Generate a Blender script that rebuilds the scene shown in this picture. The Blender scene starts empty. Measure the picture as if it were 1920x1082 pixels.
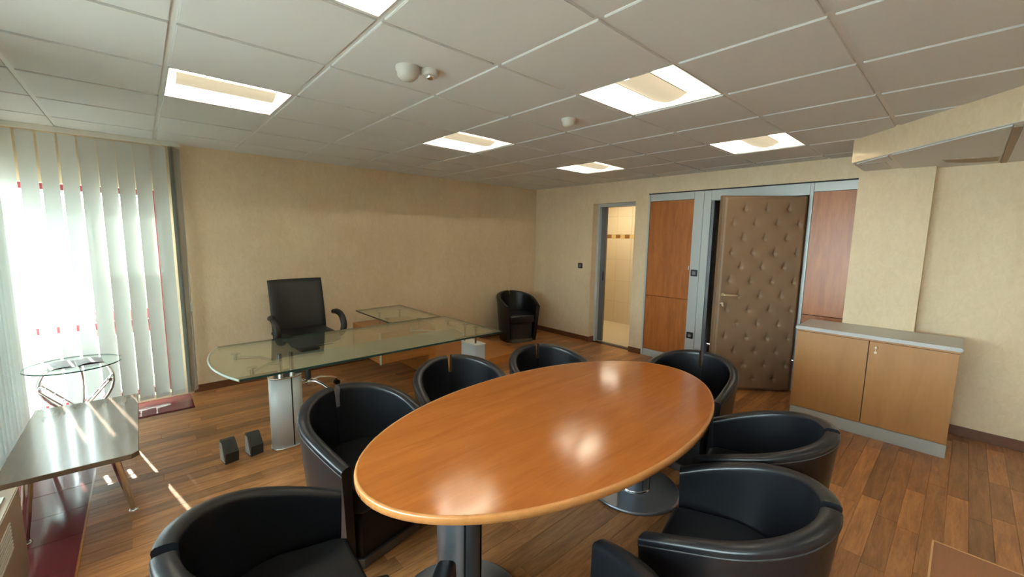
import bpy, bmesh, math, random
from mathutils import Vector, Matrix
random.seed(7)
sc = bpy.context.scene
COL = sc.collection

# ---------------------------------------------------------------- camera
YAW, PITCH, ROLL, FPX, EYE = 0.8362, -0.123, 0.0154, 768.4, 1.624
fw = Vector((math.cos(YAW)*math.cos(PITCH), math.sin(YAW)*math.cos(PITCH), math.sin(PITCH)))
r0 = Vector((math.sin(YAW), -math.cos(YAW), 0)); u0 = r0.cross(fw)
rt = math.cos(ROLL)*r0 + math.sin(ROLL)*u0
up = -math.sin(ROLL)*r0 + math.cos(ROLL)*u0
cd = bpy.data.cameras.new('camera'); cam = bpy.data.objects.new('camera', cd); COL.objects.link(cam)
m3 = Matrix((rt, up, -fw)).transposed()
cam.matrix_world = Matrix.Translation((0, 0, EYE)) @ m3.to_4x4()
cd.sensor_fit = 'HORIZONTAL'; cd.sensor_width = 36; cd.lens = 36*FPX/1920; cd.clip_start = 0.02
sc.camera = cam

# ---------------------------------------------------------------- world, sun, exposure
W = bpy.data.worlds.new('world'); sc.world = W; W.use_nodes = True
bg = W.node_tree.nodes['Background']
bg.inputs[0].default_value = (0.80, 0.95, 1.0, 1); bg.inputs[1].default_value = 6.4
sd = bpy.data.lights.new('sun', 'SUN'); sd.energy = 6.0; sd.angle = 0.009; sd.color = (1, .95, .86)
sun = bpy.data.objects.new('sun', sd); COL.objects.link(sun)
sun.rotation_euler = Vector((0.165, -0.79, -0.59)).to_track_quat('-Z', 'Y').to_euler()
sun.location = (-1, 8, 5)
sc.view_settings.view_transform = 'Standard'; sc.view_settings.look = 'None'
sc.view_settings.exposure = 1.95; sc.view_settings.gamma = 1; sc.view_settings.use_curve_mapping = False
sc.cycles.use_denoising = True
sc.cycles.max_bounces = 8; sc.cycles.diffuse_bounces = 5; sc.cycles.transparent_max_bounces = 16
sc.cycles.sample_clamp_indirect = 6.0
LAMP = 1.75          # radiance of the ceiling luminaires

# ---------------------------------------------------------------- helpers
def new_mat(name):
    m = bpy.data.materials.new(name); m.use_nodes = True
    nt = m.node_tree; b = nt.nodes['Principled BSDF']
    return m, nt, b
def N(nt, t, **kw):
    n = nt.nodes.new(t)
    for k, v in kw.items(): setattr(n, k, v)
    return n
def rgba(c): return (c[0], c[1], c[2], 1)
def plain(name, col, rough=.5, metal=0, coat=0, bump=0, bscale=60, spec=.5):
    m, nt, b = new_mat(name)
    b.inputs['Base Color'].default_value = rgba(col); b.inputs['Roughness'].default_value = rough
    b.inputs['Metallic'].default_value = metal; b.inputs['Coat Weight'].default_value = coat
    b.inputs['Specular IOR Level'].default_value = spec
    if bump:
        tc = N(nt, 'ShaderNodeTexCoord'); no = N(nt, 'ShaderNodeTexNoise'); no.inputs['Scale'].default_value = bscale
        no.inputs['Detail'].default_value = 4
        bp = N(nt, 'ShaderNodeBump'); bp.inputs['Strength'].default_value = bump; bp.inputs['Distance'].default_value = .01
        nt.links.new(tc.outputs['Object'], no.inputs['Vector']); nt.links.new(no.outputs[0], bp.inputs['Height'])
        nt.links.new(bp.outputs[0], b.inputs['Normal'])
    return m
def wood(name, dark, light, rough=.35, axis=0, scale=1.0, coat=0.0, vary=0.0, stretch=14):
    """grain runs along object axis; vary = tone spread between pieces"""
    m, nt, b = new_mat(name); L = nt.links.new
    tc = N(nt, 'ShaderNodeTexCoord'); oi = N(nt, 'ShaderNodeObjectInfo'); geo = N(nt, 'ShaderNodeNewGeometry')
    add = N(nt, 'ShaderNodeMath', operation='ADD'); L(oi.outputs['Random'], add.inputs[0]); L(geo.outputs['Random Per Island'], add.inputs[1])
    fr = N(nt, 'ShaderNodeMath', operation='FRACT'); L(add.outputs[0], fr.inputs[0])
    off = N(nt, 'ShaderNodeMath', operation='MULTIPLY'); L(fr.outputs[0], off.inputs[0]); off.inputs[1].default_value = 37.0
    va = N(nt, 'ShaderNodeVectorMath', operation='ADD'); L(tc.outputs['Object'], va.inputs[0]); L(off.outputs[0], va.inputs[1])
    mp = N(nt, 'ShaderNodeMapping'); s = [stretch*scale]*3; s[axis] = 1.0*scale; mp.inputs['Scale'].default_value = s
    L(va.outputs[0], mp.inputs['Vector'])
    n1 = N(nt, 'ShaderNodeTexNoise'); n1.inputs['Scale'].default_value = 1.6; n1.inputs['Detail'].default_value = 5; n1.inputs['Distortion'].default_value = .6
    n2 = N(nt, 'ShaderNodeTexNoise'); n2.inputs['Scale'].default_value = 9; n2.inputs['Detail'].default_value = 3
    L(mp.outputs[0], n1.inputs['Vector']); L(mp.outputs[0], n2.inputs['Vector'])
    mx = N(nt, 'ShaderNodeMix'); mx.inputs[0].default_value = .3
    L(n1.outputs[0], mx.inputs[2]); L(n2.outputs[0], mx.inputs[3])
    rp = N(nt, 'ShaderNodeValToRGB'); rp.color_ramp.elements[0].position = .32; rp.color_ramp.elements[1].position = .68
    rp.color_ramp.elements[0].color = rgba(dark); rp.color_ramp.elements[1].color = rgba(light)
    L(mx.outputs[0], rp.inputs[0])
    last = rp.outputs[0]
    if vary:
        mr = N(nt, 'ShaderNodeMapRange'); L(fr.outputs[0], mr.inputs[0]); mr.inputs[3].default_value = 1-vary; mr.inputs[4].default_value = 1+vary*.8
        hs = N(nt, 'ShaderNodeHueSaturation'); L(last, hs.inputs['Color']); L(mr.outputs[0], hs.inputs['Value']); last = hs.outputs[0]
    L(last, b.inputs['Base Color'])
    b.inputs['Roughness'].default_value = rough; b.inputs['Coat Weight'].default_value = coat; b.inputs['Coat Roughness'].default_value = .12
    bp = N(nt, 'ShaderNodeBump'); bp.inputs['Strength'].default_value = .04; bp.inputs['Distance'].default_value = .003
    L(n2.outputs[0], bp.inputs['Height']); L(bp.outputs[0], b.inputs['Normal'])
    return m
def glassy(name, tint, refl=.06, rough=0.0):
    m = bpy.data.materials.new(name); m.use_nodes = True; nt = m.node_tree; nt.nodes.clear(); L = nt.links.new
    o = N(nt, 'ShaderNodeOutputMaterial'); tr = N(nt, 'ShaderNodeBsdfTransparent'); tr.inputs[0].default_value = rgba(tint)
    gl = N(nt, 'ShaderNodeBsdfGlossy'); gl.inputs['Roughness'].default_value = rough; gl.inputs[0].default_value = (.95, 1, .97, 1)
    fr = N(nt, 'ShaderNodeFresnel'); ge = N(nt, 'ShaderNodeNewGeometry')
    mr = N(nt, 'ShaderNodeMapRange'); L(ge.outputs['Backfacing'], mr.inputs[0]); mr.inputs[3].default_value = 1.5; mr.inputs[4].default_value = 1/1.5
    L(mr.outputs[0], fr.inputs[0])
    ad = N(nt, 'ShaderNodeMath', operation='ADD'); ad.inputs[1].default_value = refl-.04; ad.use_clamp = True; L(fr.outputs[0], ad.inputs[0])
    mx = N(nt, 'ShaderNodeMixShader'); L(ad.outputs[0], mx.inputs[0]); L(tr.outputs[0], mx.inputs[1]); L(gl.outputs[0], mx.inputs[2])
    L(mx.outputs[0], o.inputs[0]); return m
def translucent(name, col, tcol, fac):
    m = bpy.data.materials.new(name); m.use_nodes = True; nt = m.node_tree; nt.nodes.clear(); L = nt.links.new
    o = N(nt, 'ShaderNodeOutputMaterial'); d = N(nt, 'ShaderNodeBsdfDiffuse'); d.inputs[0].default_value = rgba(col)
    t = N(nt, 'ShaderNodeBsdfTranslucent'); t.inputs[0].default_value = rgba(tcol)
    mx = N(nt, 'ShaderNodeMixShader'); mx.inputs[0].default_value = fac
    L(d.outputs[0], mx.inputs[1]); L(t.outputs[0], mx.inputs[2]); L(mx.outputs[0], o.inputs[0]); return m
def emit_mat(name, col, strength, base=(.85, .82, .7)):
    m, nt, b = new_mat(name)
    b.inputs['Base Color'].default_value = rgba(base); b.inputs['Roughness'].default_value = .5
    b.inputs['Emission Color'].default_value = rgba(col); b.inputs['Emission Strength'].default_value = strength
    return m
def wall_mat(name, c1, c2):
    m, nt, b = new_mat(name); L = nt.links.new
    tc = N(nt, 'ShaderNodeTexCoord')
    n1 = N(nt, 'ShaderNodeTexNoise'); n1.inputs['Scale'].default_value = 3.2; n1.inputs['Detail'].default_value = 7; n1.inputs['Roughness'].default_value = .62
    n2 = N(nt, 'ShaderNodeTexNoise'); n2.inputs['Scale'].default_value = 26; n2.inputs['Detail'].default_value = 5; n2.inputs['Distortion'].default_value = 1.2
    mp = N(nt, 'ShaderNodeMapping'); mp.inputs['Scale'].default_value = (1, 1, .55)
    L(tc.outputs['Object'], mp.inputs[0]); L(mp.outputs[0], n1.inputs['Vector']); L(mp.outputs[0], n2.inputs['Vector'])
    mx = N(nt, 'ShaderNodeMix'); mx.inputs[0].default_value = .45; L(n1.outputs[0], mx.inputs[2]); L(n2.outputs[0], mx.inputs[3])
    rp = N(nt, 'ShaderNodeValToRGB'); rp.color_ramp.elements[0].position = .3; rp.color_ramp.elements[1].position = .7
    rp.color_ramp.elements[0].color = rgba(c1); rp.color_ramp.elements[1].color = rgba(c2)
    L(mx.outputs[0], rp.inputs[0]); L(rp.outputs[0], b.inputs['Base Color']); b.inputs['Roughness'].default_value = .62
    b.inputs['Specular IOR Level'].default_value = .3
    bp = N(nt, 'ShaderNodeBump'); bp.inputs['Strength'].default_value = .16; bp.inputs['Distance'].default_value = .012
    L(n2.outputs[0], bp.inputs['Height']); L(bp.outputs[0], b.inputs['Normal']); return m
def leather(name, col, rough, wr=.25):
    m, nt, b = new_mat(name); L = nt.links.new
    b.inputs['Base Color'].default_value = rgba(col); b.inputs['Roughness'].default_value = rough
    tc = N(nt, 'ShaderNodeTexCoord'); v = N(nt, 'ShaderNodeTexVoronoi'); v.inputs['Scale'].default_value = 260
    n = N(nt, 'ShaderNodeTexNoise'); n.inputs['Scale'].default_value = 9; n.inputs['Detail'].default_value = 3
    L(tc.outputs['Object'], v.inputs['Vector']); L(tc.outputs['Object'], n.inputs['Vector'])
    b1 = N(nt, 'ShaderNodeBump'); b1.inputs['Strength'].default_value = .06; b1.inputs['Distance'].default_value = .002; L(v.outputs[0], b1.inputs['Height'])
    b2 = N(nt, 'ShaderNodeBump'); b2.inputs['Strength'].default_value = wr; b2.inputs['Distance'].default_value = .006; L(n.outputs[0], b2.inputs['Height'])
    L(b1.outputs[0], b2.inputs['Normal']); L(b2.outputs[0], b.inputs['Normal']); return m

class MB:
    """collects shapes; build() links them as one mesh object"""
    def __init__(s): s.v = []; s.f = []; s.mi = []; s.sm = []
    def add(s, vs, fs, mi=0, sm=False):
        o = len(s.v); s.v += [tuple(v) for v in vs]
        for f in fs: s.f.append(tuple(o+i for i in f)); s.mi.append(mi); s.sm.append(sm)
        return s
    def box(s, lo, hi, bev=0, mi=0):
        bm = bmesh.new(); bmesh.ops.create_cube(bm, size=1)
        for v in bm.verts: v.co = Vector([lo[i] + (v.co[i]+.5)*(hi[i]-lo[i]) for i in range(3)])
        if bev: bmesh.ops.bevel(bm, geom=bm.edges[:], offset=bev, segments=2, affect='EDGES')
        bm.verts.index_update()
        s.add([v.co for v in bm.verts], [[v.index for v in f.verts] for f in bm.faces], mi); bm.free(); return s
    def prism(s, poly, z0, z1, bev=0, mi=0, side_mi=None, sm=False):
        n = len(poly); bm = bmesh.new()
        lo = [bm.verts.new((p[0], p[1], z0)) for p in poly]; hi = [bm.verts.new((p[0], p[1], z1)) for p in poly]
        ft = bm.faces.new(hi); bm.faces.new(lo[::-1])
        sides = [bm.faces.new((lo[i], lo[(i+1) % n], hi[(i+1) % n], hi[i])) for i in range(n)]
        for f in sides: f.material_index = mi if side_mi is None else side_mi
        if bev:
            es = [e for e in bm.edges if abs(e.verts[0].co.z-e.verts[1].co.z) < 1e-6]
            bmesh.ops.bevel(bm, geom=es, offset=bev, segments=3, affect='EDGES', profile=.5)
        bm.verts.index_update()
        o = len(s.v); s.v += [tuple(v.co) for v in bm.verts]
        for f in bm.faces:
            s.f.append(tuple(o+v.index for v in f.verts)); s.mi.append(f.material_index); s.sm.append(sm and len(f.verts) == 4)
        bm.free(); return s
    def tube(s, pts, r, n=10, mi=0, caps=True):
        pts = [Vector(p) for p in pts]; rr = r if isinstance(r, (list, tuple)) else [r]*len(pts)
        rings = []; prev = None
        for i, p in enumerate(pts):
            t = (pts[min(i+1, len(pts)-1)] - pts[max(i-1, 0)]).normalized()
            a = prev if prev is not None else (Vector((0, 0, 1)) if abs(t.z) < .9 else Vector((1, 0, 0)))
            a = (a - t*a.dot(t)).normalized(); prev = a; b = t.cross(a)
            rings.append([p + (a*math.cos(2*math.pi*k/n) + b*math.sin(2*math.pi*k/n))*rr[i] for k in range(n)])
        vs = [v for R in rings for v in R]; fs = []
        for i in range(len(pts)-1):
            for k in range(n): fs.append((i*n+k, i*n+(k+1) % n, (i+1)*n+(k+1) % n, (i+1)*n+k))
        s.add(vs, fs, mi, True)
        if caps: s.add(rings[0], [tuple(range(n))[::-1]], mi); s.add(rings[-1], [tuple(range(n))], mi)
        return s
    def lathe(s, prof, c=(0, 0, 0), n=24, mi=0, sx=1, sy=1):
        vs = []; fs = []
        for r, z in prof:
            for k in range(n):
                a = 2*math.pi*k/n; vs.append((c[0]+r*sx*math.cos(a), c[1]+r*sy*math.sin(a), c[2]+z))
        for i in range(len(prof)-1):
            for k in range(n): fs.append((i*n+k, i*n+(k+1) % n, (i+1)*n+(k+1) % n, (i+1)*n+k))
        s.add(vs, fs, mi, True)
        s.add(vs[:n], [tuple(range(n))[::-1]], mi); s.add(vs[-n:], [tuple(range(n))], mi); return s
    def grid(s, fn, nu, nv, mi=0, sm=True, closed_v=False):
        vs = [fn(i/nu, j/nv) for i in range(nu+1) for j in range(nv+1)]; w = nv+1
        fs = [(i*w+j, (i+1)*w+j, (i+1)*w+j+1, i*w+j+1) for i in range(nu) for j in range(nv)]
        return s.add(vs, fs, mi, sm)
    def mesh(s, name):
        me = bpy.data.meshes.new(name); me.from_pydata(s.v, [], s.f); me.update()
        me.polygons.foreach_set('material_index', s.mi); me.polygons.foreach_set('use_smooth', s.sm); me.update()
        return me
    def build(s, name, mats, parent=None, loc=None, rot=None):
        me = s.mesh(name)
        bm = bmesh.new(); bm.from_mesh(me); bmesh.ops.recalc_face_normals(bm, faces=bm.faces); bm.to_mesh(me); bm.free()
        for m in (mats if isinstance(mats, (list, tuple)) else [mats]): me.materials.append(m)
        o = bpy.data.objects.new(name, me); COL.objects.link(o)
        if parent: o.parent = parent
        if loc: o.location = loc
        if rot: o.rotation_euler = rot
        return o
def bx(name, lo, hi, m, parent=None, bev=0): return MB().box(lo, hi, bev).build(name, m, parent)
def obx(name, lo, hi, m, parent=None, bev=0):
    """box whose origin is its own centre"""
    c = [(a+b)/2 for a, b in zip(lo, hi)]
    return MB().box([a-k for a, k in zip(lo, c)], [b-k for b, k in zip(hi, c)], bev).build(name, m, parent, c)
def thing(name, label, cat, loc=(0, 0, 0), rz=0, group=None):
    o = bpy.data.objects.new(name, None); COL.objects.link(o); o.location = loc; o.rotation_euler = (0, 0, rz)
    o.empty_display_size = .1
    o['label'] = label; o['category'] = cat
    if group: o['group'] = group
    return o
def tag(o, label, cat, group=None):
    o['label'] = label; o['category'] = cat
    if group: o['group'] = group
    return o
def struct(o, label=None):
    o['kind'] = 'structure'
    if label: o['label'] = label
    return o
def inst(src, name, parent, loc, rot=None):
    o = bpy.data.objects.new(name, src.data if hasattr(src, 'data') else src); COL.objects.link(o); o.parent = parent; o.location = loc
    if rot: o.rotation_euler = rot
    return o
def copy_tree(o, parent=None):
    c = o.copy(); COL.objects.link(c); c.parent = parent
    for ch in o.children: copy_tree(ch, c)
    return c
def pix(x, y, z):
    v = Vector((x, y, z-EYE)); d = v.dot(fw)
    if d < .05: return None
    return (960+FPX*v.dot(rt)/d, 541-FPX*v.dot(up)/d, d)
R = math.radians

# ---------------------------------------------------------------- materials
M = {}
M['wall'] = wall_mat('wall_paper', (.68, .53, .345), (.79, .65, .455))
M['tile_c'] = plain('ceiling_tile', (.68, .69, .67), .9, bump=.05, bscale=300)
M['tee'] = plain('ceiling_tee', (.70, .70, .67), .5)
M['slab'] = plain('concrete_slab', (.3, .3, .29), .9)
M['plank'] = wood('floor_plank', (.27, .108, .036), (.55, .25, .092), .32, 0, 2.2, 0.0, .34, 9)
M['sub'] = plain('floor_joint', (.06, .03, .015), .8)
M['redtile'] = plain('red_floor_tile', (.20, .045, .05), .12, bump=.05, bscale=18)
M['base'] = wood('baseboard_wood', (.12, .042, .016), (.17, .062, .024), .4, 0, 1.5)
M['table'] = wood('cherry_table', (.35, .094, .014), (.45, .135, .023), .15, 0, 1.1, .30, 0, 9)
M['tedge'] = wood('table_edge', (.44, .17, .05), (.54, .225, .07), .25, 0, 2, .3)
M['paleedge'] = wood('pale_edge_band', (.58, .30, .13), (.68, .38, .18), .3, 0, 2)
M['panel'] = wood('cherry_panel', (.31, .092, .020), (.48, .165, .040), .33, 2, 1.3, 0, .06, 9)
M['cab'] = wood('cabinet_beech', (.37, .17, .05), (.43, .205, .065), .4, 2, 1.2, 0, .03, 5)
M['deskwood'] = wood('desk_wood', (.46, .17, .04), (.56, .23, .06), .35, 0, 1.2, .1)
M['lowtable'] = wood('low_table_wood', (.27, .105, .045), (.32, .13, .058), .35, 0, 1.2)
M['coffee'] = wood('coffee_table_top', (.17, .11, .075), (.21, .14, .095), .16, 1, 1.0, .4)
M['alu'] = plain('brushed_aluminium', (.60, .64, .67), .42, .15)
M['alupaint'] = plain('silver_paint', (.50, .54, .54), .4, .15)
M['chrome'] = plain('chrome', (.82, .83, .84), .12, 1)
M['steel'] = plain('dark_steel', (.22, .23, .25), .35, .8)
M['columnm'] = plain('table_column_metal', (.30, .33, .38), .33, .75)
M['black'] = plain('black_plastic', (.015, .015, .017), .4)
M['darkline'] = plain('black_seal', (.01, .01, .01), .6)
M['leather'] = leather('black_leather', (.008, .009, .012), .31)
M['leather2'] = leather('black_office_leather', (.014, .015, .017), .42, .5)
M['pipe'] = plain('leather_piping', (.03, .03, .032), .3)
M['pad'] = leather('brown_upholstery', (.235, .145, .085), .5, .35)
M['nail'] = plain('upholstery_nail', (.12, .075, .045), .35, .6)
M['brass'] = plain('pale_brass', (.80, .68, .50), .28, .75)
M['vane'] = translucent('blind_fabric', (.58, .58, .53), (.64, .86, .85), .034)
M['rail'] = plain('blind_rail', (.66, .64, .56), .4)
M['frame_red'] = plain('maroon_window_frame', (.20, .02, .03), .4)
M['pane'] = glassy('window_pane', (.97, 1, .99), .05)
M['glass'] = glassy('desk_glass', (.935, .97, .94), .15)
M['glass_edge'] = plain('glass_edge', (.02, .05, .04), .1)
M['glass_rim'] = plain('polished_glass_rim', (.55, .66, .60), .1)
M['frost'] = translucent('frosted_glass', (.55, .62, .56), (.6, .68, .62), .45)
M['lit'] = emit_mat('lamp_reflector', (1, .88, .66), LAMP*.35, (.25, .24, .21))  # reflector, basket and end plates glow themselves, standing in for tube light
M['lit2'] = emit_mat('lamp_basket', (1, .84, .56), LAMP*.09, (.30, .285, .24))
M['lit3'] = emit_mat('lamp_end_plate', (1, .85, .58), LAMP*.2, (.28, .27, .23))
M['tubelamp'] = emit_mat('fluorescent_tube', (1, .91, .73), LAMP*22)
M['white'] = plain('white_plastic', (.58, .57, .52), .4)
M['rad'] = plain('radiator_enamel', (.42, .33, .24), .35)
M['radw'] = plain('white_enamel', (.78, .78, .72), .35)
M['paper'] = plain('printed_paper', (.36, .36, .36), .8)
M['btile'] = plain('cream_wall_tile', (.66, .56, .38), .25)
M['grout'] = plain('grout', (.45, .38, .27), .8)
M['deco'] = plain('brown_deco_tile', (.25, .11, .03), .3)
M['deco2'] = plain('cream_deco_tile', (.60, .42, .18), .3)
M['speaker'] = plain('charcoal_plastic', (.035, .038, .036), .45)
M['grey'] = plain('light_grey_laminate', (.50, .50, .50), .35)
M['plinth'] = plain('grey_plinth', (.38, .39, .37), .45)
M['recess'] = plain('brown_recess', (.36, .28, .19), .7)
M['ground'] = plain('paving', (.26, .26, .25), .9)
M['outwall'] = plain('pale_render', (.75, .75, .72), .9)
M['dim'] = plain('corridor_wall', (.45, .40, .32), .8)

# ---------------------------------------------------------------- room shell
CZ = 2.464; GX, GY = 1.3577, 1.6322           # ceiling height, one node of the tile grid
XW, YW, XL, YF = 5.21, 5.166, -.90, -1.75      # right wall, back wall, left wall, wall behind the camera
XR2 = 5.09                                      # right wall behind the cabinet

floor = struct(bx('floor', (XL-.2, YF-.2, -.12), (XW+.2, YW+.25, -.012), M['sub']))
ground = struct(bx('ground_outside', (-14, -6, -.5), (XL-.35, 16, -.3), M['ground']))
sunblk = struct(bx('wall_outside', (-.50, 5.95, -.3), (6, 6.15, 1.9), M['outwall']))  # unseen block added to keep the sun off the lower right slats
bx('painted_band', (-.50, 5.94, .55), (6, 5.95, .80), M['frame_red'], sunblk)
ground2 = struct(bx('ground_outside', (XL-.35, YW+.4, -.5), (8, 16, -.3), M['ground']))

wb = MB()
wb.box((.16, YW, 0), (XW+.25, YW+.25, 2.62)); wb.box((XL-.25, YW, 2.02), (.16, YW+.25, 2.62)); wb.box((XL-.25, YW, -.1), (.16, YW+.25, .05))
wall_back = struct(wb.build('wall_back', M['wall']))
wr = MB()
wr.box((XW, 3.93, 0), (XW+.22, YW, 2.62)); wr.box((XW, 3.0, 0), (XW+.22, 3.20, 2.62)); wr.box((XW, 3.20, 2.16), (XW+.22, 3.93, 2.62))
wr.box((XW, .60, 2.25), (XW+.22, 3.0, 2.62)); wr.box((XR2, YF-.2, 0), (XW+.22, .60, 2.62))
wall_right = struct(wr.build('wall_right', M['wall']))
pil = struct(bx('wall_pillar', (4.95, .25, 0), (XW+.1, .745, 2.62), M['wall']))
wl = MB()
wl.box((XL-.25, 5.0, 0), (XL, YW+.0, 2.62)); wl.box((XL-.25, 2.75, 0), (XL, 3.25, 2.62)); wl.box((XL-.25, YF-.2, 0), (XL, -.9, 2.62))
wl.box((XL-.25, 3.25, 2.05), (XL, 5.0, 2.62)); wl.box((XL-.25, -.9, 2.05), (XL, 2.75, 2.62))
wl.box((XL-.25, 3.25, 0), (XL, 5.0, .06)); wl.box((XL-.25, -.9, 0), (XL, 2.75, .80))
wall_left = struct(wl.build('wall_left', M['wall']))
wall_front = struct(bx('wall_front', (XL-.25, YF-.2, 0), (XW+.22, YF, 2.62), M['wall']))

# ceiling: slab, recessed tees and tegular tiles standing proud of the tees
ceiling = struct(bx('ceiling', (XL-.2, YF-.2, CZ+.16), (XW+.2, YW+.2, CZ+.30), M['slab']))
LIGHTS = [(-2, 2), (1, 2), (4, 2), (-2, -1), (1, -1), (4, -1)]
HID = [(1, -4), (-2, -4)]  # unseen lights added to help light the room, continuing the rows
i0, i1, j0, j1 = -4, 7, -6, 6
for i in range(i0, i1+1):
    x = GX+.6*i
    if XL < x < XW: obx('tee', (x-.012, YF, CZ+.004), (x+.012, YW, CZ+.03), M['tee'], ceiling)
for j in range(j0, j1+1):
    y = GY+.6*j
    if YF < y < YW: obx('tee', (XL, y-.012, CZ+.0045), (XW, y+.012, CZ+.029), M['tee'], ceiling)
cache = {}
for i in range(i0, i1):
    for j in range(j0, j1):
        if (i, j) in LIGHTS or (i, j) in HID: continue
        xa, xb = max(XL, GX+.6*i+.0125), min(XW, GX+.6*(i+1)-.0125)
        ya, yb = max(YF, GY+.6*j+.0125), min(YW, GY+.6*(j+1)-.0125)
        if xb-xa < .02 or yb-ya < .02: continue
        k = (round(xb-xa, 3), round(yb-ya, 3)); c = ((xa+xb)/2, (ya+yb)/2, CZ-.004)
        if k not in cache:
            o = MB().box((-k[0]/2, -k[1]/2, 0), (k[0]/2, k[1]/2, .02), .0025).build('ceiling_tile', M['tile_c'], ceiling, c); cache[k] = o
        else: inst(cache[k], 'ceiling_tile', ceiling, c)
# edge angle trim on the two visible walls
bx('edge_trim', (.0, YW-.02, CZ-.003), (XW, YW, CZ+.01), M['tee'], ceiling)
bx('edge_trim', (XW-.02, .75, CZ-.003), (XW, YW, CZ+.01), M['tee'], ceiling)

# dropped soffit above the pillar
SZ = 2.268
A, B, C_, D = (4.40, .72), (3.50, -.11), (3.42, -1.2), (5.09, -1.2)
so = MB().prism([(5.09, .72), A, B, C_, D], SZ+.012, CZ+.05)
soffit = struct(so.build('ceiling_soffit', M['wall']))
def clip_tile(name, poly, m=M['tile_c'], z0=SZ, z1=SZ+.014):
    return MB().prism(poly, z0, z1, .0015).build(name, m, soffit)
MB().prism([(5.08, .715), (4.402, .715), (3.505, -.11), (3.43, -1.19), (5.08, -1.19)], SZ+.008, SZ+.0125).build('underside', M['tee'], soffit)
clip_tile('ceiling_tile', [(4.44, .69), (4.44, .52), (4.90, .52), (4.90, .69)][::-1])
clip_tile('ceiling_tile', [(4.37, .65), (4.17, .475), (4.42, .475), (4.42, .50), (4.42, .69)])
clip_tile('ceiling_tile', [(4.15, .45), (3.56, -.09), (5.07, -.09), (5.07, .24), (4.94, .24), (4.94, .45)])
clip_tile('ceiling_tile', [(3.53, -.13), (3.45, -1.18), (5.07, -1.18), (5.07, -.13)])
arc = [(4.62+.45*t, .23-.40*t, 0) for t in (0, 1)]
lens = [(4.60, .21), (4.63, .13), (4.67, .03), (4.70, -.08), (4.93, -.08), (4.90, .02), (4.84, .12), (4.74, .19)]
MB().prism(lens, SZ-.004, SZ+.002).build('recess_trim', M['recess'], soffit)
bx('soffit_tee', (3.6, -.127, SZ-.002), (5.07, -.095, SZ+.012), M['recess'], soffit)

# window in the back wall and windows in the left wall
def window(name, axis, a0, a1, z0, z1, pos, mull, trans):
    w = struct(bpy.data.objects.new(name, None)); COL.objects.link(w)
    def b(nm, p0, p1, q0, q1, d0, d1, m):
        if axis == 'x': return obx(nm, (p0, pos+d0, q0), (p1, pos+d1, q1), m, w)
        return obx(nm, (pos+d0, p0, q0), (pos+d1, p1, q1), m, w)
    f = .05
    b('window_frame', a0, a0+f, z0, z1, 0, .06, M['frame_red']); b('window_frame', a1-f, a1, z0, z1, 0, .06, M['frame_red'])
    b('window_frame', a0+f, a1-f, z1-f, z1, 0, .06, M['frame_red']); b('window_frame', a0+f, a1-f, z0, z0+f, 0, .06, M['frame_red'])
    cuts = [a0+f] + mull + [a1-f]
    for mm in mull: b('mullion', mm-.03, mm+.03, z0+f, z1-f, .002, .058, M['frame_red'])
    zc = [z0+f] + trans + [z1-f]
    for k in range(len(cuts)-1):
        l = cuts[k]+(.03 if k else 0); r = cuts[k+1]-(.03 if k < len(cuts)-2 else 0)
        for t in trans: b('transom', l, r, t-.03, t+.03, .004, .056, M['frame_red'])
        for q in range(len(zc)-1):
            b('pane', l, r, zc[q]+(.03 if q else 0), zc[q+1]-(.03 if q < len(zc)-2 else 0), .026, .034, M['pane'])
    return w
window('window_1', 'x', XL+.0, .16, .05, 2.02, YW+.10, [-.32], [.76])
window('window_2', 'y', 3.25, 5.0, .06, 2.05, XL-.16, [4.12], [.76])
window('window_3', 'y', -.9, 2.75, .80, 2.05, XL-.16, [.3, 1.5], [])

# red tile border under the windows
tk = {}
def rtile(x0, x1, y0, y1):
    k = (round(x1-x0, 3), round(y1-y0, 3)); c = ((x0+x1)/2, (y0+y1)/2, -.012)
    if k not in tk: tk[k] = MB().box((-k[0]/2, -k[1]/2, 0), (k[0]/2, k[1]/2, .013), .001).build('floor_tile', M['redtile'], floor, c)
    else: inst(tk[k], 'floor_tile', floor, c)
y = YW
while y > YF+.05:
    yn = max(YF, y-.3)
    rtile(XL+.0, -.642, yn+.001, y-.001); rtile(-.64, -.342, yn+.001, y-.001); y = yn
x = -.34
while x < .27:
    xn = min(.27, x+.3); rtile(x+.001, xn-.001, 4.752, 4.96); rtile(x+.001, xn-.001, 4.962, YW); x = xn

# parquet planks, running along x
PW = .0935; planks = []
y = YF
row = 0
while y < YW-.01:
    y2 = min(y+PW, YW)
    xs = -.34 if y2 <= 4.752 else .27
    if y < 4.752 < y2: y2 = 4.752
    x = xs - random.uniform(0, .8)
    while x < XW+.03:
        ln = random.choice((.55, .7, .85, 1.0, 1.15)); a, b_ = max(x, xs), min(x+ln, XW+.03)
        if b_-a > .03: planks.append((a, b_, y, y2))
        x += ln
    y = y2; row += 1
def psize(p):
    c = pix((p[0]+p[1])/2, (p[2]+p[3])/2, 0)
    if not c or not (-60 < c[0] < 1980 and 450 < c[1] < 1120): return 0
    q = [pix(px, py, 0) for px, py in ((p[0], p[2]), (p[1], p[2]), (p[1], p[3]), (p[0], p[3]))]
    if any(t is None for t in q): return 0
    return abs(sum(q[k][0]*q[(k+1) % 4][1]-q[(k+1) % 4][0]*q[k][1] for k in range(4)))/2
planks.sort(key=psize, reverse=True)
pc = {}
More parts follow.
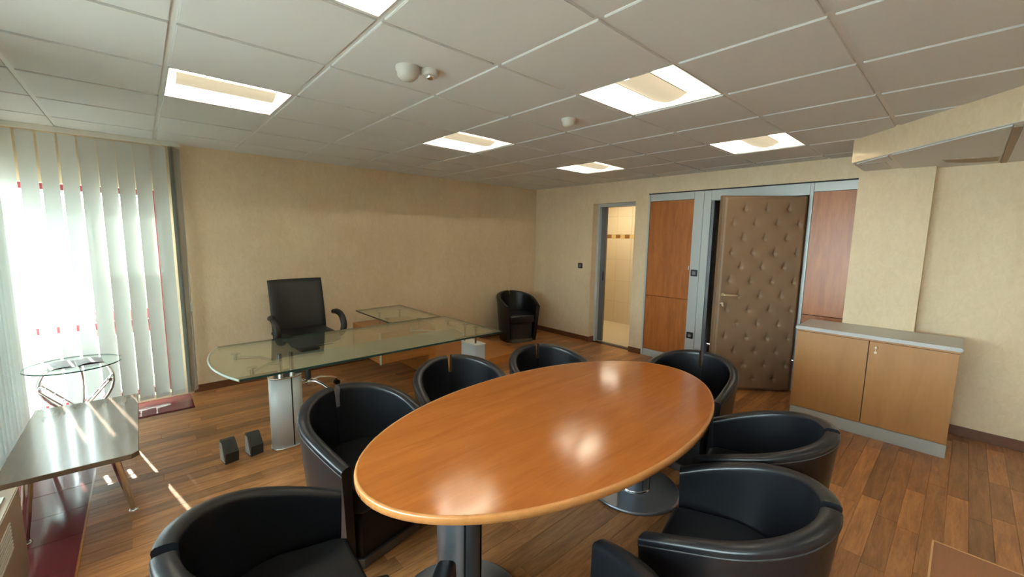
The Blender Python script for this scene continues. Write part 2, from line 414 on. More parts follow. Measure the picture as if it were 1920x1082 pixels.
for p in planks[:290]:
    k = (round(p[1]-p[0], 3), round(p[3]-p[2], 4)); c = ((p[0]+p[1])/2, (p[2]+p[3])/2, -.012)
    if k not in pc: pc[k] = MB().box((-k[0]/2+.0006, -k[1]/2+.0006, 0), (k[0]/2-.0006, k[1]/2-.0006, .012), .0006).build('floor_plank', M['plank'], floor, c)
    else: inst(pc[k], 'floor_plank', floor, c)
rest = MB()
for p in planks[290:]: rest.box((p[0]+.0006, p[2]+.0006, -.012), (p[1]-.0006, p[3]-.0006, 0))
ro = rest.build('floor_planking', M['plank'], floor); ro['kind'] = 'stuff'
obx('threshold_strip', (-.345, YF, -.001), (-.335, 4.755, .004), M['tedge'], floor)

# baseboards
def baseboard(name, lo, hi): return struct(bx(name, lo, hi, M['base'], bev=.002))
baseboard('baseboard_back', (.30, YW-.014, 0), (XW, YW, .075))
b1 = MB(); b1.box((XW-.014, 3.93, 0), (XW, YW-.014, .075)); b1.box((XW-.014, 3.0, 0), (XW, 3.20, .075)); b1.box((XW, 3.916, 0), (XW+.11, 3.93, .075))
struct(b1.build('baseboard_right', M['base']))
baseboard('baseboard_cabinet_side', (XR2-.014, YF, 0), (XR2, .25, .085))

# ---------------------------------------------------------------- door to the washroom
d1 = struct(bpy.data.objects.new('door_1', None)); COL.objects.link(d1)
bx('door_frame', (XW+.11, 3.885, 0), (XW+.27, 3.93, 2.16), M['alupaint'], d1)
bx('door_frame', (XW+.11, 3.20, 2.115), (XW+.27, 3.885, 2.16), M['alupaint'], d1)
bx('door_frame', (XW+.11, 3.16, 0), (XW+.27, 3.20, 2.16), M['alupaint'], d1)
bx('door_leaf', (XW+.17, 3.80, .01), (XW+.21, 3.885, 2.115), M['steel'], d1)
bx('pull_handle', (XW+.165, 3.81, .98), (XW+.172, 3.83, 1.12), M['black'], d1)
# the washroom behind it
XB = 6.85
wc = MB(); wc.box((XW+.22, 5.20, -.02), (XB+.1, 5.30, 2.5)); wc.box((XW+.22, 2.90, -.02), (XB+.1, 3.0, 2.5)); wc.box((XW+.22, 2.9, 2.45), (XB+.1, 5.3, 2.55))
struct(wc.build('wall_washroom_side', M['btile']))
wbk = struct(bx('wall_washroom', (XB, 3.0, 0), (XB+.1, 5.2, 2.45), M['grout']))
tz = [0.0, .42, .83, 1.24, 1.645, 1.715, 2.06, 2.45]; tproto = {}
for a in range(len(tz)-1):
    band = abs(tz[a]-1.645) < .001
    n = 22 if band else 7; wdt = 2.2/n
    for k in range(n):
        y0 = 3.0+wdt*k; h = tz[a+1]-tz[a]
        mm = (M['deco'] if k % 2 else M['deco2']) if band else M['btile']
        key = (round(h, 3), band and k % 2)
        cc = (XB-.008, y0+wdt/2, tz[a]+h/2)
        if key not in tproto: tproto[key] = MB().box((0, -wdt/2+.0015, -h/2+.0015), (.008, wdt/2-.0015, h/2-.0015)).build('wall_tile', mm, wbk, cc)
        else: inst(tproto[key], 'wall_tile', wbk, cc)
wf = struct(bx('floor_washroom', (XW+.18, 2.9, -.06), (XB, 5.25, .004), M['btile']))
wl_ = bpy.data.lights.new('washroom_lamp', 'AREA'); wl_.energy = 5; wl_.size = .5; wl_.color = (1, .90, .70)
wlo = bpy.data.objects.new('washroom_lamp', wl_); COL.objects.link(wlo); wlo.location = (6.1, 4.3, 2.43)

# ---------------------------------------------------------------- partition with panels and the padded door
part = struct(bpy.data.objects.new('trim_1', None), ); COL.objects.link(part)
PX = XW                                       # front of the partition
def pb(nm, y0, y1, z0, z1, m, d0=0.0, d1=.08, bev=0): return obx(nm, (PX+d0, y0, z0), (PX+d1, y1, z1), m, part, bev)
pb('top_seal', .745, 3.0, 2.235, 2.25, M['darkline'], -.004, .06)
pb('frame_stile', 2.975, 3.0, 0, 2.235, M['alupaint'], -.006)
pb('frame_stile', 2.255, 2.372, 0, 2.235, M['alupaint'], -.002)
pb('door_jamb', 2.165, 2.251, 0, 2.235, M['alupaint'], .0, .09)
pb('door_stop', 2.135, 2.165, 0, 2.12, M['steel'], .03, .11)
pb('door_jamb', 1.135, 1.165, 0, 2.235, M['alupaint'], -.004, .09)
pb('header', 2.376, 2.972, 2.145, 2.235, M['alupaint'])
pb('header', 1.168, 2.162, 2.115, 2.235, M['alupaint'])
pb('header', .745, 1.132, 2.145, 2.235, M['alupaint'])
pb('wood_panel', 2.376, 2.972, .865, 2.14, M['panel'], .004)
pb('wood_panel', 2.376, 2.972, .10, .858, M['panel'], .004)
pb('wood_panel', .745, 1.132, .865, 2.14, M['panel'], .004)
pb('wood_panel', .745, 1.132, .10, .858, M['panel'], .004)
pb('kick_plate', 2.376, 2.972, 0, .095, M['alupaint'])
pb('kick_plate', .745, 1.132, 0, .095, M['alupaint'])
pb('backing', .745, 1.135, 0, 2.235, M['darkline'], .082, .10)
pb('backing', 2.255, 3.0, 0, 2.235, M['darkline'], .082, .10)
pb('white_catch', 2.385, 2.395, 1.25, 1.30, M['white'], -.002, .006)
# corridor behind the door
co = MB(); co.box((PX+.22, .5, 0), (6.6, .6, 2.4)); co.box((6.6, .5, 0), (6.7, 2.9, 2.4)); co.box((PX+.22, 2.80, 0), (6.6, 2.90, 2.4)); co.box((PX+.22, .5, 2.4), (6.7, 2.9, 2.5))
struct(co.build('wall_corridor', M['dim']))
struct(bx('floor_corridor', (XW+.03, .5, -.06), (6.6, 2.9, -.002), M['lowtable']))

DW, DH, DT = .845, 2.085, .05
door = struct(bpy.data.objects.new('door_2', None), 'open door padded with buttoned brown upholstery'); COL.objects.link(door)
door.location = (5.165, 1.185, .012)
door.rotation_euler = (0, 0, math.atan2(.59, -.58))      # local +x runs from hinge to free edge
# room face looks towards local +y? -> the camera side is local -y after rotation of 134 deg: test below
bx('door_leaf', (0, -.020, 0), (DW, .020, DH), M['steel'], door)
buttons = []
for r_ in range(13):
    z = 1.945 - .1515*r_
    for u in ((.185, .405, .625) if r_ % 2 == 0 else (.072, .292, .512, .732)): buttons.append((DW-u if False else u, z))
def tuft(x, z):
    d = .036
    e = min(x, DW-x, z, DH-z)
    d *= min(1, max(0, e/.03))**.5
    for bx_, bz in buttons:
        dx, dz = x-bx_, z-bz; rr = math.hypot(dx, dz)
        if rr < .2:
            d -= .010*math.exp(-(rr/.050)**2)+.018*math.exp(-(rr/.016)**2)
            d -= .013*math.exp(-(dx/.009)**2)*math.exp(-((dz-.022)/.032)**2)
    return max(d, .001)
FACE = 1
pad = MB(); nu, nv = 110, 270
pad.grid(lambda u, v: (u*DW, FACE*(.020+tuft(u*DW, v*DH)), v*DH), nu, nv)
padobj = pad.build('padding', M['pad'], door)
bt = None
for bx_, bz in buttons:
    yy = FACE*(.020+tuft(bx_, bz)+.001)
    if bt is None: bt = MB().lathe([(.0001, -.002), (.007, -.001), (.0085, .001), (.006, .0035), (.0005, .0045)], n=8).build('button', M['pad'], padobj, (bx_, yy, bz), (R(-90)*FACE, 0, 0))
    else: inst(bt, 'button', padobj, (bx_, yy, bz), (R(-90)*FACE, 0, 0))
nl = MB(); z = .02
while z < DH-.01:
    nl.box((DW-.018, FACE*.036, z), (DW-.010, FACE*.046, z+.009), .002); nl.box((.010, FACE*.036, z), (.018, FACE*.046, z+.009), .002); z += .018
nl_o = nl.build('nail_trim', M['nail'], door); nl_o['kind'] = 'stuff'
bx('door_edge', (DW, -.030, 0), (DW+.006, .026, DH), M['pad'], door)
bx('lock_plate', (DW+.006, -.012, .90), (DW+.008, .012, 1.12), M['steel'], door)
hd = MB(); hd.lathe([(.020, 0), (.020, .006), (.009, .012), (.009, .05)], n=16)
h_o = hd.build('door_handle', M['brass'], door, (DW-.055, FACE*.052, 1.045), (R(-90)*FACE, 0, 0))
MB().tube([(DW-.055, FACE*.105, 1.045), (DW-.085, FACE*.110, 1.045), (DW-.185, FACE*.104, 1.043)], [.012, .012, .009]).build('lever', M['brass'], door)
k_o = MB().lathe([(.019, 0), (.019, .008), (.010, .010), (.010, .016)], n=16).build('lock', M['chrome'], door, (DW-.050, FACE*.053, .945), (R(-90)*FACE, 0, 0))
MB().box((-.004, -.020, .010), (.004, .020, .04), .002).box((-.006, -.001, .035), (.006, .022, .039)).build('key', M['brass'], k_o)

# sockets and switches
def wall_plate(nm, label, cat, y, z, socket):
    t = thing(nm, label, cat, (PX, y, z))
    bx('cover', (-.012, -.042, -.042), (-.002, .042, .042), M['black'], t, .003)
    if socket:
        MB().lathe([(.022, 0), (.022, .003), (.020, .003), (.018, .001), (.001, .001)], n=18).build('socket_well', M['steel'], t, (-.012, 0, 0), (0, R(-90), 0))
        bx('contact', (-.0145, -.011, -.003), (-.012, -.006, .003), M['chrome'], t); bx('contact', (-.0145, .006, -.003), (-.012, .011, .003), M['chrome'], t)
    else: bx('rocker', (-.017, -.022, -.022), (-.012, .022, .022), M['steel'], t, .002)
    return t
wall_plate('light_switch', 'small black light switch on bare wall left of the washroom doorway', 'switch', 4.14, 1.20, False)
wall_plate('light_switch', 'black light switch on silver stile beside the padded door', 'switch', 2.312, 1.215, False)
wall_plate('wall_socket', 'black power socket low on silver stile beside padded door', 'socket', 2.312, .405, True)

# ---------------------------------------------------------------- ceiling luminaires
def luminaire(label):
    t = thing('ceiling_light', label, 'ceiling light', group='recessed ceiling lights')
    h = .286
    fr = MB(); fr.box((-h-.006, -h-.006, .0), (-h, h+.006, .10)); fr.box((h, -h-.006, 0), (h+.006, h+.006, .10)); fr.box((-h, -h-.006, 0), (h, -h, .10)); fr.box((-h, h, 0), (h, h+.006, .10)); fr.box((-h, -h, .095), (h, h, .10))
    fr.build('housing', M['white'], t)
    for s in (-1, 1):
        def f(u, v, s=s):
            a = v*math.pi/2
            return ((u*2-1)*h*.92, s*(h-(h-.10)*(1-math.cos(a))), .002+.088*math.sin(a))
        MB().grid(f, 1, 10).build('reflector', M['lit'], t)
        def e(u, v, s=s):      # sloping end plates
            return (s*(h-.045*v), (u*2-1)*(h-.002), .002+.09*v)
        MB().grid(e, 1, 1, sm=False).build('end_plate', M['lit3'], t)
    def bsk(u, v):
        a = (v-.5)*2
        return ((u*2-1)*h*.86, a*.105, .012+.030*a*a)
    k = MB(); k.grid(bsk, 1, 10)
    def bskt(u, v):
        p = bsk(u, v); return (p[0], p[1], p[2]+.004)
    k.grid(bskt, 1, 10)
    b = k.build('basket', M['lit2'], t)
    for s in (-1, 1): MB().tube([(-.25, s*.062, .066), (.25, s*.062, .066)], .013, 8).build('tube_lamp', M['tubelamp'], t)
    for s in (-1, 1): MB().box((-h*.86, s*.105-.003, .040), (h*.86, s*.105+.003, .052)).build('basket_rim', M['white'], b)
    return t
LLAB = {(-2, 2): 'lit square ceiling light nearest the blinds, over the glass desk', (1, 2): 'lit square ceiling light over the desk, middle of its row',
        (4, 2): 'lit square ceiling light nearest the far corner with the armchair', (-2, -1): 'lit square ceiling light cut off by the top edge of the photo',
        (1, -1): 'largest lit square ceiling light in view, right of the twin detectors', (4, -1): 'lit square ceiling light nearest the padded door and soffit'}
proto = None
for i, j in LIGHTS:
    if proto is None: proto = luminaire(''); o = proto
    else: o = copy_tree(proto)
    o['label'] = LLAB[(i, j)]; o.location = (GX+.6*(i+.5), GY+.6*(j+.5), CZ)
for i, j in HID:
    o = copy_tree(proto); o['label'] = ['lit square ceiling light out of view, behind and right of the camera', 'lit square ceiling light out of view, behind and left of the camera'][i < 0]; o.location = (GX+.6*(i+.5), GY+.6*(j+.5), CZ)

# detectors
def detector(nm, label, cat, x, y, prof, lens=None):
    t = thing(nm, label, cat, (x, y, CZ-.004))
    MB().lathe(prof, n=28).build('body', M['white'], t)
    if lens: MB().lathe(lens, n=20).build('lens', M['chrome'], t)
    return t
detector('smoke_detector', 'white domed detector, larger of the touching pair on ceiling', 'detector', 1.05, 1.965, [(.058, 0), (.058, -.016), (.052, -.022), (.050, -.045), (.034, -.060), (.001, -.062)])
detector('motion_sensor', 'small round white sensor, smaller of the touching pair on ceiling', 'sensor', 1.155, 1.925, [(.044, 0), (.044, -.022), (.036, -.030), (.020, -.030)], [(.021, -.028), (.019, -.038), (.010, -.043), (.001, -.044)])
detector('smoke_detector', 'single white smoke detector on the ceiling beside the large light', 'detector', 2.30, 1.98, [(.050, 0), (.050, -.014), (.043, -.018), (.040, -.040), (.026, -.052), (.001, -.053)])

# ---------------------------------------------------------------- vertical blinds
def blind(label, loc, rz, length, zs, xs, angs, stack=()):
    t = thing('vertical_blind', label, 'blind', loc, rz)
    bx('headrail', (0, -.022, zs[1]), (length, .022, zs[1]+.04), M['rail'], t, .003)
    me = None
    for k, x in enumerate(xs):
        a = (angs[k] if isinstance(angs, list) else angs) + random.uniform(-2, 2)
        if me is None:
            def cv(u, v): return ((v-.5)*.111, .004*math.cos((v-.5)*math.pi), zs[0]+u*(zs[1]-zs[0]-.012))
            def cv2(u, v): p = cv(u, v); return (p[0], p[1]+.0008, p[2])
            o = MB().grid(cv, 1, 6).build('slat', M['vane'], t, (x, 0, 0), (0, 0, R(a))); me = o
            h = MB().box((-.050, .0005, zs[0]), (.050, .0065, zs[0]+.035), .001).build('hem_weight', M['vane'], o)
        else:
            o = inst(me, 'slat', t, (x, 0, 0), (0, 0, R(a))); hh = inst(h, 'hem_weight', o, (0, 0, 0))
    if stack:
        for o in [c for c in t.children if c.name.startswith('slat')][:4]: o.scale.x = .885
    for x in stack:
        o = inst(me, 'slat', t, (x, 0, 0), (0, 0, R(62+random.uniform(-4, 4))))
    return t
vx = [-.739+.1140*k for k in range(9)]
vb = blind('white vertical slat blind over the window in the back wall', (-.86, YW-.105, 0), 0, 1.20, (.05, 2.42), [v+.86 for v in vx], [2]*4+[15]*5, (1.125, 1.145, 1.165))
MB().tube([(1.19, .0, 2.40), (1.185, -.01, 1.4), (1.17, -.02, .12), (1.15, -.02, .06), (1.13, -.02, .12), (1.145, -.01, 1.4), (1.15, 0, 2.40)], .0022, 6).build('pull_cord', M['white'], vb)
bx('cord_weight', (1.176, -.016, .86), (1.192, -.004, .95), M['white'], vb, .002)
blind('closed white vertical slat blind on the left wall beside the glass side table', (XL+.115, 4.97, 0), R(-90), 1.80, (.06, 2.42), [.04+.104*k for k in range(17)], -16)
blind('opened white vertical slat blind above the radiator casing', (XL+.115, 2.85, 0), R(-90), 3.85, (.62, 2.42), [.04+.114*k for k in range(33)], 82)

# ---------------------------------------------------------------- radiator cover
rad = thing('radiator_cover', 'brown radiator casing with white grilles under left windows', 'radiator', (-.70, 2.0, 0))
RY0, RY1 = -1.2, .83
MB().box((-.195, RY0, .02), (.20, RY1, .45), .004).build('casing', M['rad'], rad)
g = MB().box((-.16, RY0+.1, .45), (.17, RY1-.10, .452)); g.build('grille_well', M['black'], rad)
for k in range(9): obx('grille_bar', (-.16+.040*k, RY0+.1, .452), (-.146+.040*k, RY1-.10, .460), M['radw'], rad)
for k in range(6): obx('cross_bar', (-.16, RY1-.12-.30*k, .453), (.174, RY1-.105-.30*k, .459), M['radw'], rad)
for k in range(8): obx('grille_bar', (.20, RY0+.1, .27+.016*k), (.204, RY1-.22, .278+.016*k), M['radw'], rad)
obx('radiator_foot', (-.19, RY0+.05, 0), (.17, RY0+.12, .02), M['rad'], rad); obx('radiator_foot', (-.19, RY1-.12, 0), (.17, RY1-.05, .02), M['rad'], rad)

# ---------------------------------------------------------------- oval conference table
tb = thing('conference_table', 'glossy oval cherry wood conference table on two metal columns', 'table', (1.61, 1.328, 0))
def ell(a, b, n=96): return [(a*math.cos(2*math.pi*k/n), b*math.sin(2*math.pi*k/n)) for k in range(n)]
top = MB().prism(ell(1.098, .595), .711, .740, .004).build('tabletop', M['table'], tb)
ed = MB(); n = 96; pr = [(1.0, .709), (1.012, .713), (1.012, .734), (1.006, .7395), (.994, .7412), (.988, .7402)]
vs = []; fs = []
for k in range(n):
    for q, z in pr:
        o_ = (q-1)*.55
        a = 2*math.pi*k/n; vs.append(((1.098+o_)*math.cos(a), (.595+o_)*math.sin(a), z))
for k in range(n):
    for q in range(len(pr)-1): fs.append((k*6+q, ((k+1) % n)*6+q, ((k+1) % n)*6+q+1, k*6+q+1))
ed.add(vs, fs, 0, True); ed.build('edge_band', M['tedge'], tb)
for s in (-1, 1):
    cx = .69*s
    c = MB().lathe([(.105, .024), (.105, .70)], (cx, 0, 0), 36, sx=.85, sy=1.0).build('column', M['columnm'], tb)
    for sy in (-1, 1): 
        for sx in (-1, 1): bx('seam', (cx+sx*.040-.003, sy*.0925-.004, .03), (cx+sx*.040+.003, sy*.0925+.004, .70), M['darkline'], c)
    MB().lathe([(.112, .020), (.112, .034), (.107, .036)], (cx, 0, 0), 36, sx=.86).build('collar', M['chrome'], tb)
    MB().lathe([(.285, 0), (.290, .004), (.290, .014), (.282, .020)], (cx, 0, 0), 56).build('base_plate', M['columnm'], tb)
    bx('top_bracket', (cx-.22, -.12, .698), (cx+.22, .12, .711), M['steel'], tb)

# ---------------------------------------------------------------- tub armchairs
CR = .328
def tub(label):
    t = thing('tub_chair', label, 'armchair')
    tipx = .25; T = .056
    L1 = CR*math.pi/2; L2 = tipx; LT = L1+L2
    def outline(s):          # s in metres from the back centre; right-hand half; returns point and outward normal
        if s < L1:
            a = s/CR; return (-CR*math.cos(a), CR*math.sin(a)), (-math.cos(a), math.sin(a))
        x = s-L1; y = CR-.024*(x/tipx)**2; dy = -.048*x/tipx**2; l = math.hypot(1, dy)
        return (x, y), (-dy/l, 1/l)
    def rim(u): return .762 - .185*u**1.75
    def taper(z): return .80+.20*(z/.76)**.8
    NS = 22
    for sg in (-1, 1):
        prof = [(.0, 'o'), (.2, 'o'), (.45, 'o'), (.7, 'o'), (.9, 'o')]
        secs = []
        for i in range(NS+1):
            u = i/NS; zr = rim(u); loop = []
            def pt(z, off):      # off = 0 outer .. T inner
                k = taper(z); g_ = .0025+.019*max(0, (z-.46)/.30)
                s_ = g_ + (LT-g_)*u
                (x, y), (nx, ny) = outline(s_)
                return ((x-nx*off)*k, sg*max(.0005, (y-ny*off))*k, z)
            for q in (0.012, .2, .4, .6, .8): loop.append(pt(.012+(zr-.05)*q if q > .02 else .012, 0))
            loop.append(pt(zr-.030, -.002))
            for a in (0, 30, 60, 90, 120, 150, 180):
                c_, s2 = math.cos(R(a)), math.sin(R(a))
                loop.append(pt(zr-.016+.016*s2, T/2-(T/2+.003)*math.copysign(abs(c_)**.6, c_)))
            loop.append(pt(zr-.030, T+.002))
            for q in (.8, .6, .4, .2, .012): loop.append(pt(.012+(zr-.05)*q if q > .02 else .012, T))
            secs.append(loop)
        P_ = len(secs[0]); mb = MB()
        vs = [v for l in secs for v in l]
        fs = [(i*P_+k, (i+1)*P_+k, (i+1)*P_+(k+1) % P_, i*P_+(k+1) % P_) for i in range(NS) for k in range(P_)]
        mb.add(vs, fs, 0, True); mb.add(secs[0], [tuple(range(P_))]); mb.add(secs[-1], [tuple(range(P_))])
        sh = mb.build('shell_side', M['leather'], t)
        MB().tube([Vector(l[5])+Vector((0, 0, -.002)) for l in secs], .0032, 6).build('piping', M['pipe'], sh)
    MB().prism([(-.292*.82, -.010), (-.292*.82, .010), (-.272*.82, .010), (-.272*.82, -.010)], .02, .30).add(
        [(-.290*taper(z)+d, y_, z) for z in (.30, .645) for d in (0, .02) for y_ in (-.010, .010)], [(0, 1, 3, 2), (4, 6, 7, 5), (0, 4, 5, 1), (2, 3, 7, 6), (0, 2, 6, 4), (1, 5, 7, 3)]).build('back_seam', M['leather'], t)
    ri = CR-T-.004
    poly = []
    for k in range(-12, 13):
        a = R(90*k/12); poly.append((-ri*math.cos(a)*.90, ri*math.sin(a)*.90))
    yf = (ri-.024)*.90
    poly += [(.20, yf), (.235, yf-.03), (.235, -yf+.03), (.20, -yf)]
    MB().prism(poly, .30, .43, .022, sm=True).build('seat_cushion', M['leather'], t)
    MB().prism([(x*.90-.012, y*.90) for x, y in poly], .05, .30).build('seat_base', M['black'], t)
    MB().prism([(x*.92, y*.92) for x, y in poly], .0, .05, .004).build('base_plate', M['steel'], t)
    return t
CH = [((.285, 1.375), -4, 'black tub armchair at the left end of the oval table, back to the windows'),
      ((.83, 2.07), -78, 'black tub armchair with creased split back beside the white desk leg'),
      ((1.545, 2.19), -105, 'black tub armchair on the desk side, between table and brown pedestal'),
      ((2.25, 2.03), -112, 'black tub armchair at far side of table, facing from the washroom doorway'),
      ((2.93, 1.29), 186, 'black tub armchair at the table end nearest the padded door'),
      ((2.255, .63), 103, 'black tub armchair by the table, closest to the beech cabinet'),
      ((1.575, .51), 102, 'black tub armchair at lower right, seen over its curved near arm'),
      ((.775, .70), 59, 'black tub armchair of which only two arm tips show at the bottom edge'),
      ((4.40, 4.755), -107, 'black tub armchair standing alone in the far corner')]
proto = None
for (x, y), a, lab in CH:
    if proto is None: proto = tub(lab); o = proto
    else: o = copy_tree(proto)
    o.location = (x, y, 0); o.rotation_euler = (0, 0, R(a)); o['label'] = lab; o['group'] = 'black tub armchairs'

# ---------------------------------------------------------------- glass executive desk
dk = thing('glass_desk', 'executive desk with clear glass top curved at its left end', 'desk', (1.4, 3.37, 0))
def dl(x, y): return (x-1.4, y-3.37)
gp = [dl(2.485, 2.88), dl(2.475, 3.86)]
for k in range(11):
    t_ = k/10; yy = 3.86-.98*t_
    gp.append(dl(.355-.075*math.sin(math.pi*t_)*.9+.03*(abs(t_-.5)*2)**3, yy))
gl = MB().prism(gp, .730, .745, 0, 0, 1); go = gl.build('glass_top', [M['glass'], M['glass_edge']], dk)
rm = MB().tube([(p[0]-.001, p[1], .7375) for p in gp[2:]], .0075, 8); rm.build('polished_edge', M['glass_rim'], go)
bx('modesty_panel', (.82-1.4, .03, .575), (2.30-1.4, .042, .710), M['frost'], dk)
def oval(cx, cy, a, b, z0, z1, m, nm, par):
    pts = [(cx+a*math.copysign(abs(math.cos(t))**.75, math.cos(t)), cy+b*math.copysign(abs(math.sin(t))**.75, math.sin(t))) for t in [2*math.pi*k/40 for k in range(40)]]
    return MB().prism(pts, z0, z1, sm=True).build(nm, m, par)
lx, ly = dl(.745, 3.395)
leg = oval(lx, ly, .112, .075, .012, .555, M['alu'], 'leg_column', dk)
bx('seam', (lx+.022, ly-.0775, .02), (lx+.030, ly-.070, .553), M['darkline'], leg)
oval(lx, ly, .118, .081, 0, .014, M['chrome'], 'leg_collar', dk); oval(lx, ly, .116, .079, .553, .562, M['chrome'], 'leg_collar', dk)
def standoff(x, y, z0=.0, top=.728):
    MB().lathe([(.034, top-.006), (.034, top)], (x, y, 0), 18).lathe([(.015, top-.05), (.015, top-.006)], (x, y, 0), 12).build('standoff', M['chrome'], dk)
for ax, ay in ((.47, 3.62), (.50, 3.17)):
    px_, py_ = dl(ax, ay); standoff(px_, py_)
    MB().tube([(px_, py_, .690), ((px_+lx)/2, (py_+ly)/2, .700), (lx-.02, ly, .660)], .011, 8).build('support_arm', M['chrome'], dk)
for ox in (-.03, .05): MB().tube([(lx+ox, ly, .555), (lx+ox, ly, .728)], .017, 14).build('support_pole', M['chrome'], dk)
cx, cy = dl(2.485, 3.34)
MB().box((cx-.058, cy-.13, .0), (cx+.058, cy+.13, .545), .004).build('end_column', M['alu'], dk)
MB().box((cx-.064, cy-.136, .543), (cx+.064, cy+.136, .552), .002).build('column_cap', M['radw'], dk)
for ax, ay in ((2.45, 3.25), (2.44, 3.42)):
    px_, py_ = dl(ax, ay); MB().tube([(px_, py_, .55), (px_, py_, .728)], .012, 12).build('support_pole', M['chrome'], dk); standoff(px_, py_)
for ax, ay in ((1.96, 3.68), (2.40, 3.68)):
    px_, py_ = dl(ax, ay); standoff(px_, py_)
    MB().tube([(px_, py_, .68), (px_+(.1 if ax < 2.2 else 0), py_-.12, .69), (cx-.03, cy+.12, .60)], .011, 8).build('support_arm', M['chrome'], dk)

# return with its drawer unit on a low wooden platform
rt_ = thing('desk_return', 'glass topped desk return over a wooden drawer unit by the wall', 'desk', (2.4, 4.35, 0))
def rl(x, y): return (x-2.4, y-4.35)
rg = MB().prism([rl(1.84, 3.885), rl(2.44, 3.885), rl(2.44, 4.86), rl(1.84, 4.80)], .728, .743, 0, 0, 1)
rg.build('glass_top', [M['glass'], M['glass_edge']], rt_)
bx('platform', (*rl(2.40, 3.92), .0), (*rl(3.74, 4.90), .105), M['deskwood'], rt_, .002)
bx('drawer_unit', (*rl(1.80, 4.06), .265), (*rl(2.46, 4.80), .60), M['deskwood'], rt_, .003)
bx('drawer_front', (*rl(1.815, 4.048), .28), (*rl(2.39, 4.062), .585), M['deskwood'], rt_, .002)
bx('corner_profile', (*rl(1.796, 4.050), .262), (*rl(1.812, 4.066), .604), M['radw'], rt_)
bx('support_panel', (*rl(2.41, 4.10), .105), (*rl(2.50, 4.78), .60), M['deskwood'], rt_, .002)
for ax, ay in ((2.30, 4.60), (2.02, 4.55), (2.22, 3.98), (1.95, 4.2)):
    px_, py_ = rl(ax, ay)
    z0 = .60 if ay > 4.06 else .66
    MB().tube([(px_, py_, z0), (px_, py_, .726)], .012, 12).lathe([(.028, .722), (.028, .728)], (px_, py_, 0), 18).build('standoff', M['chrome'], rt_)
MB().tube([(*rl(2.22, 3.98), .67), (*rl(2.20, 4.10), .60)], .011, 8).build('support_arm', M['chrome'], rt_)

# ---------------------------------------------------------------- executive swivel chair
ex = thing('office_chair', 'black leather swivel office chair with loop arms behind the desk', 'chair', (1.195, 4.46, 0), R(-86))
# local +x = facing direction
def pad_grid(fn, th, nm, m, par):
    """closed cushion: fn(u, v) gives mid-surface point and unit normal"""
    mb = MB(); nu, nv = 24, 24; fr_, bk = [], []
    for i in range(nu+1):
        for j in range(nv+1):
            u, v = i/nu, j/nv; p, n_ = fn(u, v); p = Vector(p); n_ = Vector(n_)
            e = min(u, 1-u, v, 1-v); h_ = th*min(1, .25+.75*(max(0, e)/.10)**.5) if e < .10 else th
            fr_.append(p+n_*h_); bk.append(p-n_*h_)
    w = nv+1
    fs = [(i*w+j, (i+1)*w+j, (i+1)*w+j+1, i*w+j+1) for i in range(nu) for j in range(nv)]
    n0 = len(fr_); fs2 = [tuple(n0+k for k in f[::-1]) for f in fs]
    ring = [i*w for i in range(nu+1)] + [nu*w+j for j in range(1, nv+1)] + [i*w+nv for i in range(nu-1, -1, -1)] + [j for j in range(nv-1, 0, -1)]
    side = [(ring[k], ring[(k+1) % len(ring)], n0+ring[(k+1) % len(ring)], n0+ring[k]) for k in range(len(ring))]
    mb.add(fr_+bk, fs+fs2+side, 0, True); return mb.build(nm, m, par)
def backf(u, v):
    y = (u-.5)*.525; z = .56+.60*v
    x = -.20-.10*v**1.5+.045*(2*u-1)**2
    cr = 0
    for q, off in ((.42, .0), (.52, .05), (.62, .02), (.34, .03)):
        cr -= .006*math.exp(-((u-q-(v-.45)*(.5-q)*1.0)/.016)**2)*math.exp(-((v-.50-off)/.17)**2)
    return (x+cr, y, z), (1, 0, .18)
pad_grid(backf, .030, 'backrest', M['leather2'], ex)
def seatf(u, v):
    x = -.22+.50*v; y = (u-.5)*(.52-.05*v); z = .605-.035*max(0, (v-.75)/.25)**2+.012*(2*u-1)**2
    return (x, y, z), (0, 0, 1)
pad_grid(seatf, .045, 'seat', M['leather2'], ex)
for s in (-1, 1):
    ar = MB(); pts = [(.08, s*.235, .575), (.15, s*.295, .60), (.18, s*.315, .69), (.13, s*.315, .785), (.03, s*.312, .815), (-.06, s*.308, .805)]
    sm_ = []
    for k in range(len(pts)-1):
        for q in range(4):
            t_ = q/4; p0, p1, p2, p3 = [Vector(pts[max(0, min(len(pts)-1, k+d))]) for d in (-1, 0, 1, 2)]
            sm_.append(.5*((2*p1)+(p2-p0)*t_+(2*p0-5*p1+4*p2-p3)*t_*t_+(3*p1-p0-3*p2+p3)*t_**3))
    sm_.append(Vector(pts[-1]))
    ar.tube(sm_, [.019+.012*min(1, i/6) - .008*max(0, (i-len(sm_)+5)/5) for i in range(len(sm_))], 12)
    ar.build('armrest', M['black'], ex)
MB().lathe([(.055, .45), (.06, .48), (.10, .54), (.10, .565)], n=20).box((-.13, -.09, .455), (.11, .09, .485), .006).build('tilt_mechanism', M['black'], ex)
MB().box((-.02, .09, .462), (.0, .27, .472), .003).build('height_lever', M['black'], ex)
MB().box((-.255, -.035, .46), (-.10, .035, .475), .004).box((-.262, -.035, .46), (-.242, .035, .72), .004).build('back_bracket', M['black'], ex)
MB().lathe([(.028, .10), (.028, .32), (.016, .322), (.016, .54)], n=18).build('gas_lift', M['black'], ex)
hub = MB().lathe([(.040, .075), (.045, .09), (.040, .135), (.030, .14)], n=20)
hub.build('hub', M['chrome'], ex)
